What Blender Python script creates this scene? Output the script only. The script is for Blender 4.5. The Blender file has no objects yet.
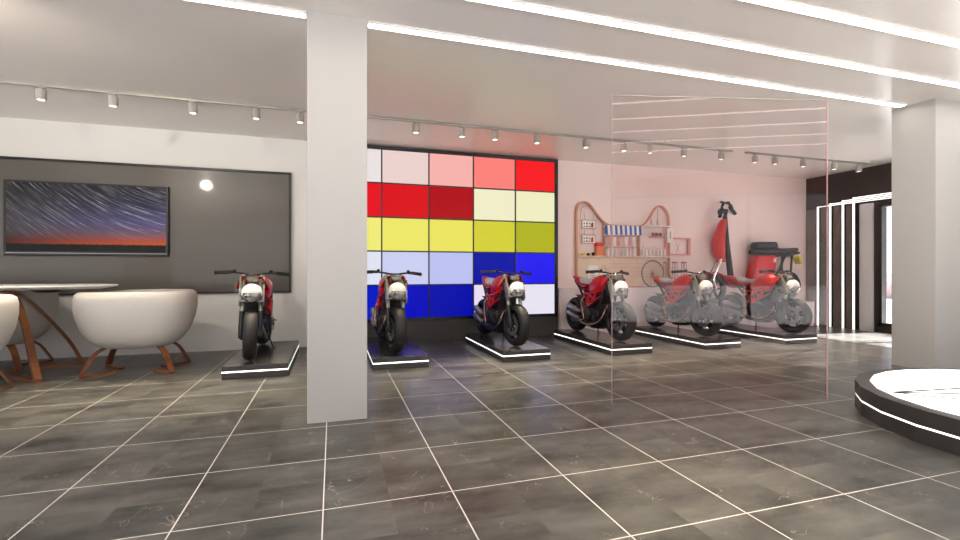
import bpy, bmesh, math, random
from mathutils import Vector, Matrix
random.seed(4)
PI = math.pi
S = bpy.context.scene
C = S.collection

# ------------------------------------------------------------------ colour / materials
def lin(c):
    return tuple(((v/255)/12.92 if v/255 <= .04045 else ((v/255+.055)/1.055)**2.4) for v in c)
def rgba(c): return (*lin(c), 1)
def mat(name, col=(200,200,200), rough=.5, metal=0, spec=.5, coat=0, emit=None, strength=1, noise=None, bump=None, trans=0):
    m = bpy.data.materials.new(name); m.use_nodes = True
    nt = m.node_tree; b = nt.nodes['Principled BSDF']
    b.inputs['Base Color'].default_value = rgba(col)
    b.inputs['Roughness'].default_value = rough
    b.inputs['Metallic'].default_value = metal
    b.inputs['Specular IOR Level'].default_value = spec
    b.inputs['Coat Weight'].default_value = coat
    b.inputs['Coat Roughness'].default_value = .06
    b.inputs['Transmission Weight'].default_value = trans
    if emit:
        b.inputs['Emission Color'].default_value = rgba(emit)
        b.inputs['Emission Strength'].default_value = strength
    if noise or bump:
        tc = nt.nodes.new('ShaderNodeTexCoord')
        n = nt.nodes.new('ShaderNodeTexNoise')
        n.inputs['Scale'].default_value = (noise or bump)[0]; n.inputs['Detail'].default_value = 4
        nt.links.new(tc.outputs['Object'], n.inputs['Vector'])
        if noise:
            r = nt.nodes.new('ShaderNodeValToRGB')
            r.color_ramp.elements[0].position = .3; r.color_ramp.elements[1].position = .7
            r.color_ramp.elements[0].color = rgba(noise[1]); r.color_ramp.elements[1].color = rgba(noise[2])
            nt.links.new(n.outputs['Fac'], r.inputs['Fac']); nt.links.new(r.outputs['Color'], b.inputs['Base Color'])
        if bump:
            bp = nt.nodes.new('ShaderNodeBump'); bp.inputs['Strength'].default_value = bump[1]; bp.inputs['Distance'].default_value = .01
            nt.links.new(n.outputs['Fac'], bp.inputs['Height']); nt.links.new(bp.outputs['Normal'], b.inputs['Normal'])
    return m

M = {}
M['wall'] = mat('wall_paint', (228,226,220), .55, bump=(60,.03))
M['pink'] = mat('pink_wall_paint', (238,218,212), .5, bump=(60,.03))
M['pinklow'] = mat('pale_pink_paint', (240,224,220), .5)
M['coral'] = mat('coral_reflection_tint', (226,120,108), .6)  # for the unseen front wall, added to redden what the glass panel mirrors
M['column'] = mat('column_paint', (180,178,174), .5, bump=(50,.03))
M['brown'] = mat('dark_brown_wall', (52,42,38), .55)
M['taupe'] = mat('taupe_panel', (112,98,90), .5, noise=(3,(104,92,84),(120,106,98)))
M['frame_dark'] = mat('dark_frame', (26,24,23), .4)
M['charcoal'] = mat('charcoal_gloss_panel', (92,87,80), .34, spec=.4, coat=.3)
M['base_grey'] = mat('grey_plinth', (66,64,60), .5)
M['plat'] = mat('platform_laminate', (66,64,63), .22, spec=.6)
M['platside'] = mat('platform_edge', (62,58,55), .4)
M['white_top'] = mat('glowing_stage_top', (250,248,244), .35, emit=(255,250,244), strength=1.6)  # emission added so the top goes full white and mirrors in the glass
M['led'] = mat('led_strip', (255,255,255), .4, emit=(255,250,240), strength=1.8)
M['led_soft'] = mat('led_strip_soft', (255,255,255), .4, emit=(255,252,246), strength=1.6)
M['led_ceiling'] = mat('ceiling_led', (255,255,255), .4, emit=(255,247,238), strength=12)
M['track'] = mat('track_metal', (158,154,146), .4, metal=.3)
M['spot'] = mat('spot_housing', (168,164,156), .4)
M['spot_glow'] = mat('spot_lens', (255,255,255), .4, emit=(255,240,215), strength=5)
M['red'] = mat('red_paint', (210,10,14), .36, coat=.12, noise=(3,(200,8,12),(212,14,18)))
M['red_frame'] = mat('red_frame_paint', (205,16,22), .3, coat=.4)
M['black'] = mat('black_plastic', (22,22,23), .45)
M['engine'] = mat('engine_black', (34,33,34), .4, metal=.5, noise=(40,(22,21,22),(58,56,56)))
M['tyre'] = mat('tyre_rubber', (24,23,22), .6, bump=(90,.25))
M['rim'] = mat('rim_black', (26,26,28), .35, metal=.4)
M['disc'] = mat('brake_steel', (150,148,146), .3, metal=.9)
M['chrome'] = mat('chrome', (205,203,200), .14, metal=1)
M['copper'] = mat('copper_pipe', (150,120,104), .25, metal=1)
M['steel'] = mat('satin_steel', (150,148,150), .32, metal=.8)
M['fork'] = mat('fork_cover', (148,150,132), .3, metal=.6)
M['shell'] = mat('cream_shell', (240,238,230), .25, coat=.5)
M['lens'] = mat('lamp_lens', (170,170,168), .12, metal=.7, noise=(26,(70,70,70),(235,235,232)))
M['seatw'] = mat('pale_seat', (196,200,200), .45, bump=(120,.2))
M['grip'] = mat('grip_rubber', (20,19,18), .7)
M['amber'] = mat('tail_lens', (190,20,16), .2)
M['wood'] = mat('oiled_wood', (128,78,46), .42, noise=(9,(114,68,38),(140,88,54)))
M['rackwood'] = mat('bent_wood', (205,146,112), .45)
M['ply'] = mat('pale_plywood', (230,206,184), .55, noise=(6,(226,202,178),(234,212,190)))
M['tabletop'] = mat('white_tabletop', (246,244,240), .55, spec=.2)
M['fabric'] = mat('white_boucle', (206,202,196), .9, bump=(150,.5))
M['curtain'] = mat('white_pilaster', (214,210,208), .6)
M['frost'] = mat('pale_paper', (238,232,226), .6)
M['rosefr'] = mat('rose_trim', (216,150,142), .5)
M['blue'] = mat('awning_blue', (58,96,176), .7)
M['white'] = mat('white_paint', (240,238,234), .5)
M['grey_rubber'] = mat('grey_rubber', (120,118,120), .6)
M['ink'] = mat('dark_ink', (60,56,54), .6)
M['stool'] = mat('stool_metal', (168,124,118), .4)
M['orange'] = mat('orange_card', (226,132,92), .6)
M['redbox'] = mat('red_card', (214,52,56), .5)
M['yellow'] = mat('yellow_gloss', (222,204,40), .4)
M['outwall'] = mat('outside_brick', (214,178,168), .8, noise=(5,(206,168,160),(222,190,180)))
M['outfloor'] = mat('outside_paving', (196,193,189), .8)
M['brownitem'] = mat('brown_clay', (140,84,70), .6)
M['glassware'] = mat('frosted_glassware', (232,224,220), .25)
M['seam'] = mat('seam_shadow_gap', (70,66,62), .6)

def floor_mat():
    m = bpy.data.materials.new('slate_floor_tiles'); m.use_nodes = True
    nt = m.node_tree; N = nt.nodes; L = nt.links; b = N['Principled BSDF']
    tc = N.new('ShaderNodeTexCoord'); sep = N.new('ShaderNodeSeparateXYZ'); L.new(tc.outputs['Object'], sep.inputs[0])
    def math_(op, a, bb=None, c=None):
        n = N.new('ShaderNodeMath'); n.operation = op
        for i, v in enumerate((a, bb, c)):
            if v is None: continue
            if isinstance(v, (int, float)): n.inputs[i].default_value = v
            else: L.new(v, n.inputs[i])
        return n.outputs[0]
    def line(co, off, step, w):
        a = math_('ADD', co, -off); a = math_('DIVIDE', a, step); a = math_('ADD', a, 100.5); f = math_('FRACT', a)
        d = math_('ABSOLUTE', math_('SUBTRACT', f, .5)); return math_('LESS_THAN', d, w/step/2), math_('FLOOR', a)
    lx, ix = line(sep.outputs[0], -.045, .6375, .006); ly, iy = line(sep.outputs[1], 2.375, .63, .006)
    g = math_('MAXIMUM', lx, ly)
    cmb = N.new('ShaderNodeCombineXYZ'); L.new(ix, cmb.inputs[0]); L.new(iy, cmb.inputs[1])
    wn = N.new('ShaderNodeTexWhiteNoise'); L.new(cmb.outputs[0], wn.inputs[0])
    off = N.new('ShaderNodeVectorMath'); off.operation = 'MULTIPLY_ADD'
    L.new(wn.outputs['Color'], off.inputs[0]); off.inputs[1].default_value = (9, 9, 0); L.new(tc.outputs['Object'], off.inputs[2])
    n1 = N.new('ShaderNodeTexNoise'); n1.inputs['Scale'].default_value = 3.0; n1.inputs['Detail'].default_value = 9; n1.inputs['Roughness'].default_value = .62
    strt = N.new('ShaderNodeMapping'); strt.inputs['Scale'].default_value = (.55,1.25,1); L.new(off.outputs[0], strt.inputs['Vector'])
    L.new(strt.outputs[0], n1.inputs['Vector'])
    r1 = N.new('ShaderNodeValToRGB'); r1.color_ramp.elements[0].position = .34; r1.color_ramp.elements[1].position = .68
    r1.color_ramp.elements[0].color = rgba((50,50,48)); r1.color_ramp.elements[1].color = rgba((102,100,95)); L.new(n1.outputs['Fac'], r1.inputs['Fac'])
    # thin pale veins, broken up
    n2 = N.new('ShaderNodeTexNoise'); n2.inputs['Scale'].default_value = 5; n2.inputs['Detail'].default_value = 3; n2.inputs['Distortion'].default_value = .8
    L.new(off.outputs[0], n2.inputs['Vector'])
    d = math_('ABSOLUTE', math_('SUBTRACT', n2.outputs['Fac'], .5)); v = math_('LESS_THAN', d, .0028)
    n3 = N.new('ShaderNodeTexNoise'); n3.inputs['Scale'].default_value = 3.3; L.new(off.outputs[0], n3.inputs['Vector'])
    v = math_('MULTIPLY', v, math_('GREATER_THAN', n3.outputs['Fac'], .56))
    mv = N.new('ShaderNodeMix'); mv.data_type = 'RGBA'; L.new(math_('MULTIPLY', v, .6), mv.inputs[0]); L.new(r1.outputs[0], mv.inputs[6]); mv.inputs[7].default_value = rgba((165,156,140))
    mg = N.new('ShaderNodeMix'); mg.data_type = 'RGBA'; L.new(g, mg.inputs[0]); L.new(mv.outputs[2], mg.inputs[6]); mg.inputs[7].default_value = rgba((216,212,204))
    L.new(mg.outputs[2], b.inputs['Base Color'])
    n4 = N.new('ShaderNodeMapRange'); L.new(n1.outputs['Fac'], n4.inputs[0]); n4.inputs[1].default_value = .3; n4.inputs[2].default_value = .7
    n4.inputs[3].default_value = .28; n4.inputs[4].default_value = .34; L.new(n4.outputs[0], b.inputs['Roughness'])
    bp = N.new('ShaderNodeBump'); bp.inputs['Strength'].default_value = .06; bp.inputs['Distance'].default_value = .002
    L.new(n1.outputs['Fac'], bp.inputs['Height']); L.new(bp.outputs['Normal'], b.inputs['Normal'])
    return m
M['floor'] = floor_mat()
M['ceiling'] = mat('satin_ceiling', (240,233,226), .26, spec=.55)

def glass_mat(name, tint, gloss, rough=.0):
    m = bpy.data.materials.new(name); m.use_nodes = True
    nt = m.node_tree; nt.nodes.remove(nt.nodes['Principled BSDF'])
    t = nt.nodes.new('ShaderNodeBsdfTransparent'); t.inputs[0].default_value = (*tint, 1)
    g = nt.nodes.new('ShaderNodeBsdfGlossy'); g.inputs['Roughness'].default_value = rough; g.inputs[0].default_value = (1,1,1,1)
    x = nt.nodes.new('ShaderNodeMixShader'); x.inputs[0].default_value = gloss
    nt.links.new(t.outputs[0], x.inputs[1]); nt.links.new(g.outputs[0], x.inputs[2])
    nt.links.new(x.outputs[0], nt.nodes['Material Output'].inputs['Surface'])
    return m
M['pane'] = glass_mat('pink_tinted_glass', (.93,.865,.86), .027)
M['clear'] = glass_mat('clear_screen', (.9,.9,.92), .12, .05)
M['window'] = glass_mat('window_glass', (.98,.98,1), .04)

def screen_mat():
    m = bpy.data.materials.new('night_sky_screen'); m.use_nodes = True
    nt = m.node_tree; N = nt.nodes; L = nt.links; b = N['Principled BSDF']
    tc = N.new('ShaderNodeTexCoord'); sep = N.new('ShaderNodeSeparateXYZ'); L.new(tc.outputs['Generated'], sep.inputs[0])
    def mth(op, a, bb=None):
        n = N.new('ShaderNodeMath'); n.operation = op
        for i, v in enumerate((a, bb)):
            if v is None: continue
            if isinstance(v, (int, float)): n.inputs[i].default_value = v
            else: L.new(v, n.inputs[i])
        return n.outputs[0]
    x = mth('MULTIPLY', sep.outputs[0], 1.9); z = sep.outputs[2]
    dx = mth('SUBTRACT', x, 2.5); dz = mth('SUBTRACT', z, 3.0)
    r = mth('SQRT', mth('ADD', mth('MULTIPLY', dx, dx), mth('MULTIPLY', dz, dz)))
    a = mth('ARCTAN2', dz, dx)
    cmb = N.new('ShaderNodeCombineXYZ'); L.new(mth('MULTIPLY', r, 44), cmb.inputs[0]); L.new(mth('MULTIPLY', a, 2.6), cmb.inputs[1])
    n = N.new('ShaderNodeTexNoise'); n.inputs['Scale'].default_value = 1.5; n.inputs['Detail'].default_value = 3; n.inputs['Roughness'].default_value = .8; L.new(cmb.outputs[0], n.inputs['Vector'])
    st = N.new('ShaderNodeValToRGB'); e = st.color_ramp.elements
    e[0].position = .50; e[0].color = (0,0,0,1); e[1].position = .76; e[1].color = (.9,.87,.88,1)
    k = e.new(.60); k.color = (.13,.125,.13,1)
    L.new(n.outputs['Fac'], st.inputs['Fac'])
    def ramp(stops):
        q = N.new('ShaderNodeValToRGB'); e = q.color_ramp.elements
        e[0].position = stops[0][0]; e[0].color = rgba(stops[0][1]); e[1].position = stops[-1][0]; e[1].color = rgba(stops[-1][1])
        for p, c in stops[1:-1]: k = e.new(p); k.color = rgba(c)
        return q
    left = ramp([(.105,(9,9,8)),(.115,(96,30,18)),(.17,(70,36,32)),(.28,(66,58,60)),(.5,(66,60,62)),(.75,(48,44,46)),(1,(24,22,23))])
    right = ramp([(.105,(9,9,8)),(.115,(224,92,34)),(.17,(196,88,60)),(.27,(134,92,110)),(.42,(92,84,134)),(.7,(46,42,78)),(1,(24,22,36))])
    hn = N.new('ShaderNodeTexNoise'); hn.inputs['Scale'].default_value = 8; L.new(mth('MULTIPLY', sep.outputs[0], 3), hn.inputs['Vector'])
    zz = mth('ADD', z, mth('MULTIPLY', mth('SUBTRACT', hn.outputs['Fac'], .5), .035))
    L.new(zz, left.inputs['Fac']); L.new(zz, right.inputs['Fac'])
    lr = N.new('ShaderNodeMix'); lr.data_type = 'RGBA'; L.new(mth('SMOOTH_MIN', mth('MULTIPLY', sep.outputs[0], 1.15), 1), lr.inputs[0]); L.new(left.outputs[0], lr.inputs[6]); L.new(right.outputs[0], lr.inputs[7])
    fade = N.new('ShaderNodeMapRange'); L.new(z, fade.inputs[0]); fade.inputs[1].default_value = .16; fade.inputs[2].default_value = .42
    sub = mth('MULTIPLY', st.outputs[0], fade.outputs[0])
    add = N.new('ShaderNodeMix'); add.data_type = 'RGBA'; add.blend_type = 'ADD'; add.inputs[0].default_value = 1
    L.new(lr.outputs[2], add.inputs[6]); L.new(sub, add.inputs[7])
    b.inputs['Base Color'].default_value = (.01,.01,.01,1); b.inputs['Roughness'].default_value = .35; b.inputs['Specular IOR Level'].default_value = .15
    L.new(add.outputs[2], b.inputs['Emission Color']); b.inputs['Emission Strength'].default_value = .75
    return m
M['screen'] = screen_mat()

def lightbox(col):
    key = 'lightbox_%d_%d_%d' % col
    if key not in M: M[key] = mat(key, (14,14,14), .5, spec=.12, emit=col, strength=.97)
    return M[key]

# ------------------------------------------------------------------ mesh helpers
def B(): return bmesh.new()
def obj(name, bm, m, parent=None, smooth=True, angle=35):
    bmesh.ops.recalc_face_normals(bm, faces=bm.faces)
    me = bpy.data.meshes.new(name)
    for f in bm.faces: f.smooth = smooth
    bm.to_mesh(me); bm.free()
    if smooth: me.set_sharp_from_angle(angle=math.radians(angle))
    for mm in (m if isinstance(m, (list, tuple)) else [m]): me.materials.append(mm)
    o = bpy.data.objects.new(name, me); C.objects.link(o)
    if parent: o.parent = parent
    return o
def box(bm, x0, x1, y0, y1, z0, z1, bev=0):
    t = B()
    v = [t.verts.new((x, y, z)) for x in (x0, x1) for y in (y0, y1) for z in (z0, z1)]
    for f in ((0,1,3,2), (4,6,7,5), (0,4,5,1), (2,3,7,6), (0,2,6,4), (1,5,7,3)): t.faces.new([v[i] for i in f])
    if bev: bmesh.ops.bevel(t, geom=t.edges[:], offset=bev, segments=2, affect='EDGES', profile=.5)
    merge(bm, t)
def merge(bm, t, mi=0):
    mp = {}
    for v in t.verts: mp[v] = bm.verts.new(v.co)
    for f in t.faces:
        nf = bm.faces.new([mp[v] for v in f.verts]); nf.material_index = f.material_index or mi
    t.free()
def rot_z(bm, ang, cx, cy):
    c, s = math.cos(ang), math.sin(ang)
    for v in bm.verts:
        x, y = v.co.x-cx, v.co.y-cy
        v.co.x, v.co.y = cx+c*x-s*y, cy+s*x+c*y
def smoothpath(pts, k=6):
    P = [Vector(p) for p in pts]; out = []
    for i in range(len(P)-1):
        p0 = P[max(i-1,0)]; p1 = P[i]; p2 = P[i+1]; p3 = P[min(i+2,len(P)-1)]
        for j in range(k):
            t = j/k
            out.append(.5*((2*p1)+(p2-p0)*t+(2*p0-5*p1+4*p2-p3)*t*t+(3*p1-p0-3*p2+p3)*t**3))
    out.append(P[-1]); return out
def tube(bm, pts, r, n=8, closed=False, flat=None, up=(0,0,1)):
    """sweep a round (or flat: (half width, half thickness)) section along pts"""
    P = [Vector(p) for p in pts]; rings = []
    rr = r if isinstance(r, (list, tuple)) else [r]*len(P)
    if len(rr) != len(P):
        rr = [rr[0]+(rr[-1]-rr[0])*i/(len(P)-1) for i in range(len(P))]
    prev = None
    for i, p in enumerate(P):
        a = P[(i-1) % len(P)] if (closed or i > 0) else P[0]
        c = P[(i+1) % len(P)] if (closed or i < len(P)-1) else P[-1]
        d = (c-a).normalized()
        if prev is None:
            u = Vector(up)
            if abs(d.dot(u)) > .95: u = Vector((1,0,0))
        else: u = prev
        u = (u-d*u.dot(d)).normalized(); prev = u; w = d.cross(u)
        if flat:
            hw, ht = flat; k = rr[i]
            ring = [p+w*sx*hw*k+u*sy*ht*k for sx, sy in ((-1,-1),(1,-1),(1,1),(-1,1))]
        else:
            ring = [p+(u*math.cos(q)+w*math.sin(q))*rr[i] for q in [2*PI*j/n for j in range(n)]]
        rings.append([bm.verts.new(v) for v in ring])
    m = len(rings[0])
    for i in range(len(rings)-(0 if closed else 1)):
        A, D = rings[i], rings[(i+1) % len(rings)]
        for j in range(m): bm.faces.new((A[j], A[(j+1) % m], D[(j+1) % m], D[j]))
    if not closed:
        bm.faces.new(rings[0][::-1]); bm.faces.new(rings[-1])
def lathe(bm, prof, cen=(0,0,0), axis='X', n=32, closed=False):
    cen = Vector(cen); rings = []
    for a, r in prof:
        ring = []
        for j in range(n):
            q = 2*PI*j/n; c, s = max(r, 1e-4)*math.cos(q), max(r, 1e-4)*math.sin(q)
            v = {'X': (a, c, s), 'Y': (c, a, s), 'Z': (c, s, a)}[axis]
            ring.append(bm.verts.new(cen+Vector(v)))
        rings.append(ring)
    k = len(rings)
    for i in range(k if closed else k-1):
        A, D = rings[i], rings[(i+1) % k]
        for j in range(n): bm.faces.new((A[j], A[(j+1) % n], D[(j+1) % n], D[j]))
    if not closed:
        bm.faces.new(rings[0][::-1]); bm.faces.new(rings[-1])
def loft(bm, secs, axis='f', n=20):
    """secs: (pos along axis, cx, cz, half w, half h, power) ; axis 'f' = forward (-Y), 'z' = up with (pos, cx, cy, rx, ry, power), 'x' = along X (pos, cy, cz, ry, rz, power)"""
    rings = []
    for s in secs:
        pos, cx, cz, w, h, p = s; ring = []
        for j in range(n):
            q = 2*PI*j/n; c, sn = math.cos(q), math.sin(q)
            a = cx+w*math.copysign(abs(c)**(2/p), c); b = cz+h*math.copysign(abs(sn)**(2/p), sn)
            ring.append(bm.verts.new({'f': (a, -pos, b), 'z': (a, b, pos), 'x': (pos, a, b)}[axis]))
        rings.append(ring)
    for i in range(len(rings)-1):
        A, D = rings[i], rings[i+1]
        for j in range(n): bm.faces.new((A[j], A[(j+1) % n], D[(j+1) % n], D[j]))
    bm.faces.new(rings[0][::-1]); bm.faces.new(rings[-1])
def prism(bm, pts, axis, a, b, bev=0):
    """2-D outline extruded along axis from a to b. axis 'X': pts are (y,z); 'Y': (x,z); 'Z': (x,y)"""
    t = B()
    def mk(p, q): return {'X': (q, p[0], p[1]), 'Y': (p[0], q, p[1]), 'Z': (p[0], p[1], q)}[axis]
    A = [t.verts.new(mk(p, a)) for p in pts]; D = [t.verts.new(mk(p, b)) for p in pts]
    n = len(pts)
    t.faces.new(A[::-1]); t.faces.new(D)
    for j in range(n): t.faces.new((A[j], A[(j+1) % n], D[(j+1) % n], D[j]))
    if bev: bmesh.ops.bevel(t, geom=t.edges[:], offset=bev, segments=2, affect='EDGES', profile=.5)
    merge(bm, t)
def ball(bm, cen, r, seg=16, rings=10):
    t = B(); bmesh.ops.create_uvsphere(t, u_segments=seg, v_segments=rings, radius=1)
    for v in t.verts: v.co = Vector((v.co.x*r[0], v.co.y*r[1], v.co.z*r[2]))+Vector(cen)
    merge(bm, t)
def tag(o, label=None, cat=None, group=None, kind=None):
    if label: o['label'] = label
    if cat: o['category'] = cat
    if group: o['group'] = group
    if kind: o['kind'] = kind
    return o
def empty(name, loc, rz=0, label=None, cat=None, group=None):
    o = bpy.data.objects.new(name, None); C.objects.link(o); o.location = loc; o.rotation_euler = (0,0,rz)
    o.empty_display_size = .1
    return tag(o, label, cat, group)
def copy_tree(o, parent=None):
    c = o.copy(); C.objects.link(c)
    if parent: c.parent = parent
    for ch in list(o.children): copy_tree(ch, c)
    return c

# ------------------------------------------------------------------ room
YB, HC, XR, XL, YF = 7.5, 3.09, 9.64, -5.6, -2.6
def struct(name, bm, m, label=None, smooth=False):
    o = obj(name, bm, m, None, smooth); o['kind'] = 'structure'
    if label: o['label'] = label
    return o
bm = B(); box(bm, XL-.2, XR+.2, YF-.2, YB+.2, -.12, 0); struct('floor', bm, M['floor'])
bm = B(); box(bm, XL-.2, XR+.2, YF-.2, YB+.2, HC, HC+.12); struct('ceiling', bm, M['ceiling'])
bm = B(); box(bm, XL-.2, 3.73, YB, YB+.16, 0, HC); struct('wall_back_white', bm, M['wall'])
bm = B(); box(bm, 3.73, XR+.2, YB, YB+.16, 0, HC); struct('wall_back_pink', bm, M['pink'])
bm = B(); box(bm, XL-.16, XL, YF, -1, 0, HC); box(bm, XL-.16, XL, 5.6, YB, 0, HC); box(bm, XL-.16, XL, -1, 5.6, 2.72, HC); struct('wall_left', bm, M['wall'])
bm = B()
for a in (-1, 1.2, 3.4, 5.55): box(bm, XL-.12, XL-.04, a, a+.05, 0, 2.72)
box(bm, XL-.12, XL-.04, -1, 5.6, 2.66, 2.72); box(bm, XL-.12, XL-.04, -1, 5.6, 0, .06)
wf = struct('added_window_left', bm, M['frame_dark'])  # unseen window, added to light the left part of the ceiling
bm = B(); box(bm, XL-.085, XL-.075, -1, 5.6, .06, 2.66); obj('window_pane', bm, M['window'], wf, False)
bm = B(); box(bm, XL, XR, YF-.16, YF, 2.72, HC); box(bm, XL, XL+.5, YF-.16, YF, 0, 2.72); box(bm, XR-.5, XR, YF-.16, YF, 0, 2.72); struct('wall_front', bm, M['coral'])
bm = B()
for k in range(5):
    xm = XL+.5+(XR-XL-1)*k/4; box(bm, xm-.03, xm+.03, YF-.12, YF-.04, 0, 2.72)
box(bm, XL+.5, XR-.5, YF-.12, YF-.04, 2.66, 2.72); box(bm, XL+.5, XR-.5, YF-.12, YF-.04, 0, .06)
wf = struct('added_window_front', bm, M['frame_dark'])  # unseen storefront glazing, added to bounce daylight up to the ceiling
bm = B(); box(bm, XL+.5, XR-.5, YF-.085, YF-.075, .06, 2.66); obj('window_pane', bm, M['window'], wf, False)
# right wall with a tall glazed opening
bm = B()
W0, W1, WZ0, WZ1 = 3.9, 6.10, .12, 2.36
box(bm, XR, XR+.16, YF, W0, 0, HC); box(bm, XR, XR+.16, W1, YB, 0, HC)
box(bm, XR, XR+.16, W0, W1, WZ1, HC); box(bm, XR, XR+.16, W0, W1, 0, WZ0)
struct('wall_right', bm, M['brown'])
# taupe infill panels between the light bars
bm = B()
for a, b_ in ((7.22,7.48), (6.985,7.17), (6.735,6.92), (6.53,6.67)): box(bm, XR-.02, XR, a, b_, 0, 2.42)
struct('trim_1', bm, M['taupe'])
bm = B(); box(bm, XR-.06, XR, 6.18, 6.36, 0, 2.40); box(bm, XR-.035, XR, 6.36, 6.41, 0, 2.40); struct('trim_2', bm, M['curtain'])
bm = B()
for a, b_, c, d in ((W0,W1,WZ1-.05,WZ1), (W0,W1,WZ0,WZ0+.06), (W1-.07,W1,WZ0,WZ1), (W0,W0+.07,WZ0,WZ1), (4.95,5.03,WZ0,WZ1)):
    box(bm, XR-.03, XR+.1, a, b_, c, d)
wf = struct('window_1', bm, M['frame_dark'])
bm = B(); box(bm, XR+.03, XR+.04, W0+.05, W1-.05, WZ0+.04, WZ1-.04); obj('window_pane', bm, M['window'], wf, False)
# outside
bm = B(); box(bm, XR+.2, 60, -30, 40, -.2, -.02); box(bm, -40, XR+.2, -30, YF-.2, -.2, -.02); box(bm, -40, XL-.2, YF-.2, 40, -.2, -.02); struct('ground', bm, M['outfloor'])
bm = B(); box(bm, 22, 22.5, -20, 34, -.02, 1.0)
for k in range(14): box(bm, 21.9, 22.6, -20+k*4, -19.7+k*4, -.02, 1.12)
tag(obj('garden_wall', bm, M['outwall'], None, False), 'low pinkish brick boundary wall seen outside the window', 'wall')

# columns
bm = B(); box(bm, -.185, .252, 3.73, 4.17, 0, HC, .004); struct('pillar_left', bm, M['column'])
bm = B(); box(bm, 6.48, 6.92, 3.52, 3.96, 0, HC, .004); struct('pillar_right', bm, M['column'])
# pale ledge under the shop rack
bm = B(); box(bm, 3.76, 6.66, 7.33, 7.5, 0, .80, .004); box(bm, 3.76, 6.66, 7.325, 7.5, .80, .825, .003); struct('trim_3', bm, M['pinklow'])

# ------------------------------------------------------------------ ceiling strips
def strip(x0, x1, y, label):
    t = empty('ceiling_light', ((x0+x1)/2, y, HC), 0, label, 'ceiling light', 'linear ceiling lights')
    h = (x1-x0)/2
    bm = B(); box(bm, -h, h, -.040, -.034, -.018, 0); box(bm, -h, h, .034, .040, -.018, 0); box(bm, -h, -h+.01, -.034, .034, -.018, 0); box(bm, h-.01, h, -.034, .034, -.018, 0)
    obj('housing', bm, M['white'], t, False)
    bm = B(); box(bm, -h+.01, h-.01, -.034, .034, -.014, 0); obj('diffuser', bm, M['led_ceiling'], t, False)
strip(-5.2, -.19, 3.79, 'long white ceiling light strip running up to the left side of the front column')
strip(.257, 6.40, 3.79, 'long white ceiling light strip between the two white columns')
strip(-1.2, 9.2, 3.19, 'white ceiling light strip passing in front of the column beside the round stage')
strip(-1.2, 9.2, 2.61, 'white ceiling light strip at the top right corner of the photo')
for k in range(5):
    strip(-4.6, 9.2, 2.055-.585*k, ('white ceiling light strip mirrored in the glass panel, %s' % ('highest up', 'second from the front', 'third', 'fourth', 'fifth')[k]))

# ------------------------------------------------------------------ tracks and spots
TY = 6.05
for a, b_, l in ((-5.3, 6.17, 'long thin grey ceiling track running from the wall screen to the glass panel'), (6.45, 9.3, 'short thin grey ceiling track above the red scooter and the dark wall')):
    bm = B(); box(bm, a, b_, TY-.018, TY+.018, HC-.03, HC, .002)
    tag(obj('lighting_track', bm, M['track']), l, 'lighting track')
def make_spot():
    t = empty('track_spotlight', (0,0,0)); tag(t, 'x', 'spotlight', 'spotlights on the ceiling track')
    bm = B(); box(bm, -.035, .035, -.014, .014, -.012, 0, .002); tube(bm, [(0,0,-.03),(0,0,-.005)], .012, 8); obj('mount', bm, M['track'], t)
    bm = B(); lathe(bm, [(-.028,.03),(-.028,.044),(-.033,.047),(-.135,.047),(-.138,.044),(-.138,.036),(-.128,.034)], axis='Z', n=20); obj('housing', bm, M['spot'], t)
    bm = B(); lathe(bm, [(-.1285,.034),(-.1305,.034)], axis='Z', n=20); obj('lens', bm, M['spot_glow'], t, False)
    return t
sp_x = [-2.909,-2.276,-1.513,-.862,-.379,1.025,1.641,2.107,2.73,3.504,4.143,4.601,5.228,5.95,6.649,7.08,7.707,8.437,9.05]
sp_l = ['grey cylinder ceiling spotlight above the left end of the wall screen', 'grey cylinder ceiling spotlight above the middle of the wall screen',
 'grey cylinder ceiling spotlight just past the right end of the wall screen', 'grey cylinder ceiling spotlight above the motorcycle before the charcoal panel',
 'grey cylinder ceiling spotlight beside the left edge of the front column', 'first ceiling spotlight to the right of the front column, above the pale pink light tile',
 'ceiling spotlight above the salmon light tile of the colour wall', 'ceiling spotlight above the coral light tile of the colour wall',
 'ceiling spotlight above the bright red corner tile of the colour wall', 'ceiling spotlight between the colour wall and the glass panel edge',
 'first ceiling spotlight seen through the glass panel', 'second ceiling spotlight seen through the glass panel', 'third ceiling spotlight seen through the glass panel',
 'last ceiling spotlight before the break in the track', 'first ceiling spotlight after the break in the track', 'second ceiling spotlight after the break in the track',
 'ceiling spotlight seen just inside the right edge of the glass panel', 'ceiling spotlight just right of the glass panel', 'last ceiling spotlight, near the dark wall with light bars']
sp0 = make_spot()
for i, (x, l) in enumerate(zip(sp_x, sp_l)):
    o = sp0 if i == 0 else copy_tree(sp0)
    o.location = (x, TY, HC-.03); o['label'] = l
def spotlamp(loc, target, energy, size=60, blend=.7, col=(255,236,205), rad=.04):
    ld = bpy.data.lights.new('spot_beam', 'SPOT'); ld.energy = energy; ld.spot_size = math.radians(size); ld.spot_blend = blend
    ld.color = lin(col); ld.shadow_soft_size = rad
    o = bpy.data.objects.new('spot_beam', ld); C.objects.link(o); o.location = loc
    o.rotation_euler = (Vector(target)-Vector(loc)).to_track_quat('-Z', 'Y').to_euler()
for x in sp_x: spotlamp((x, TY-.02, HC-.18), (x, TY-1.0, 0), 250, 44)

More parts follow.
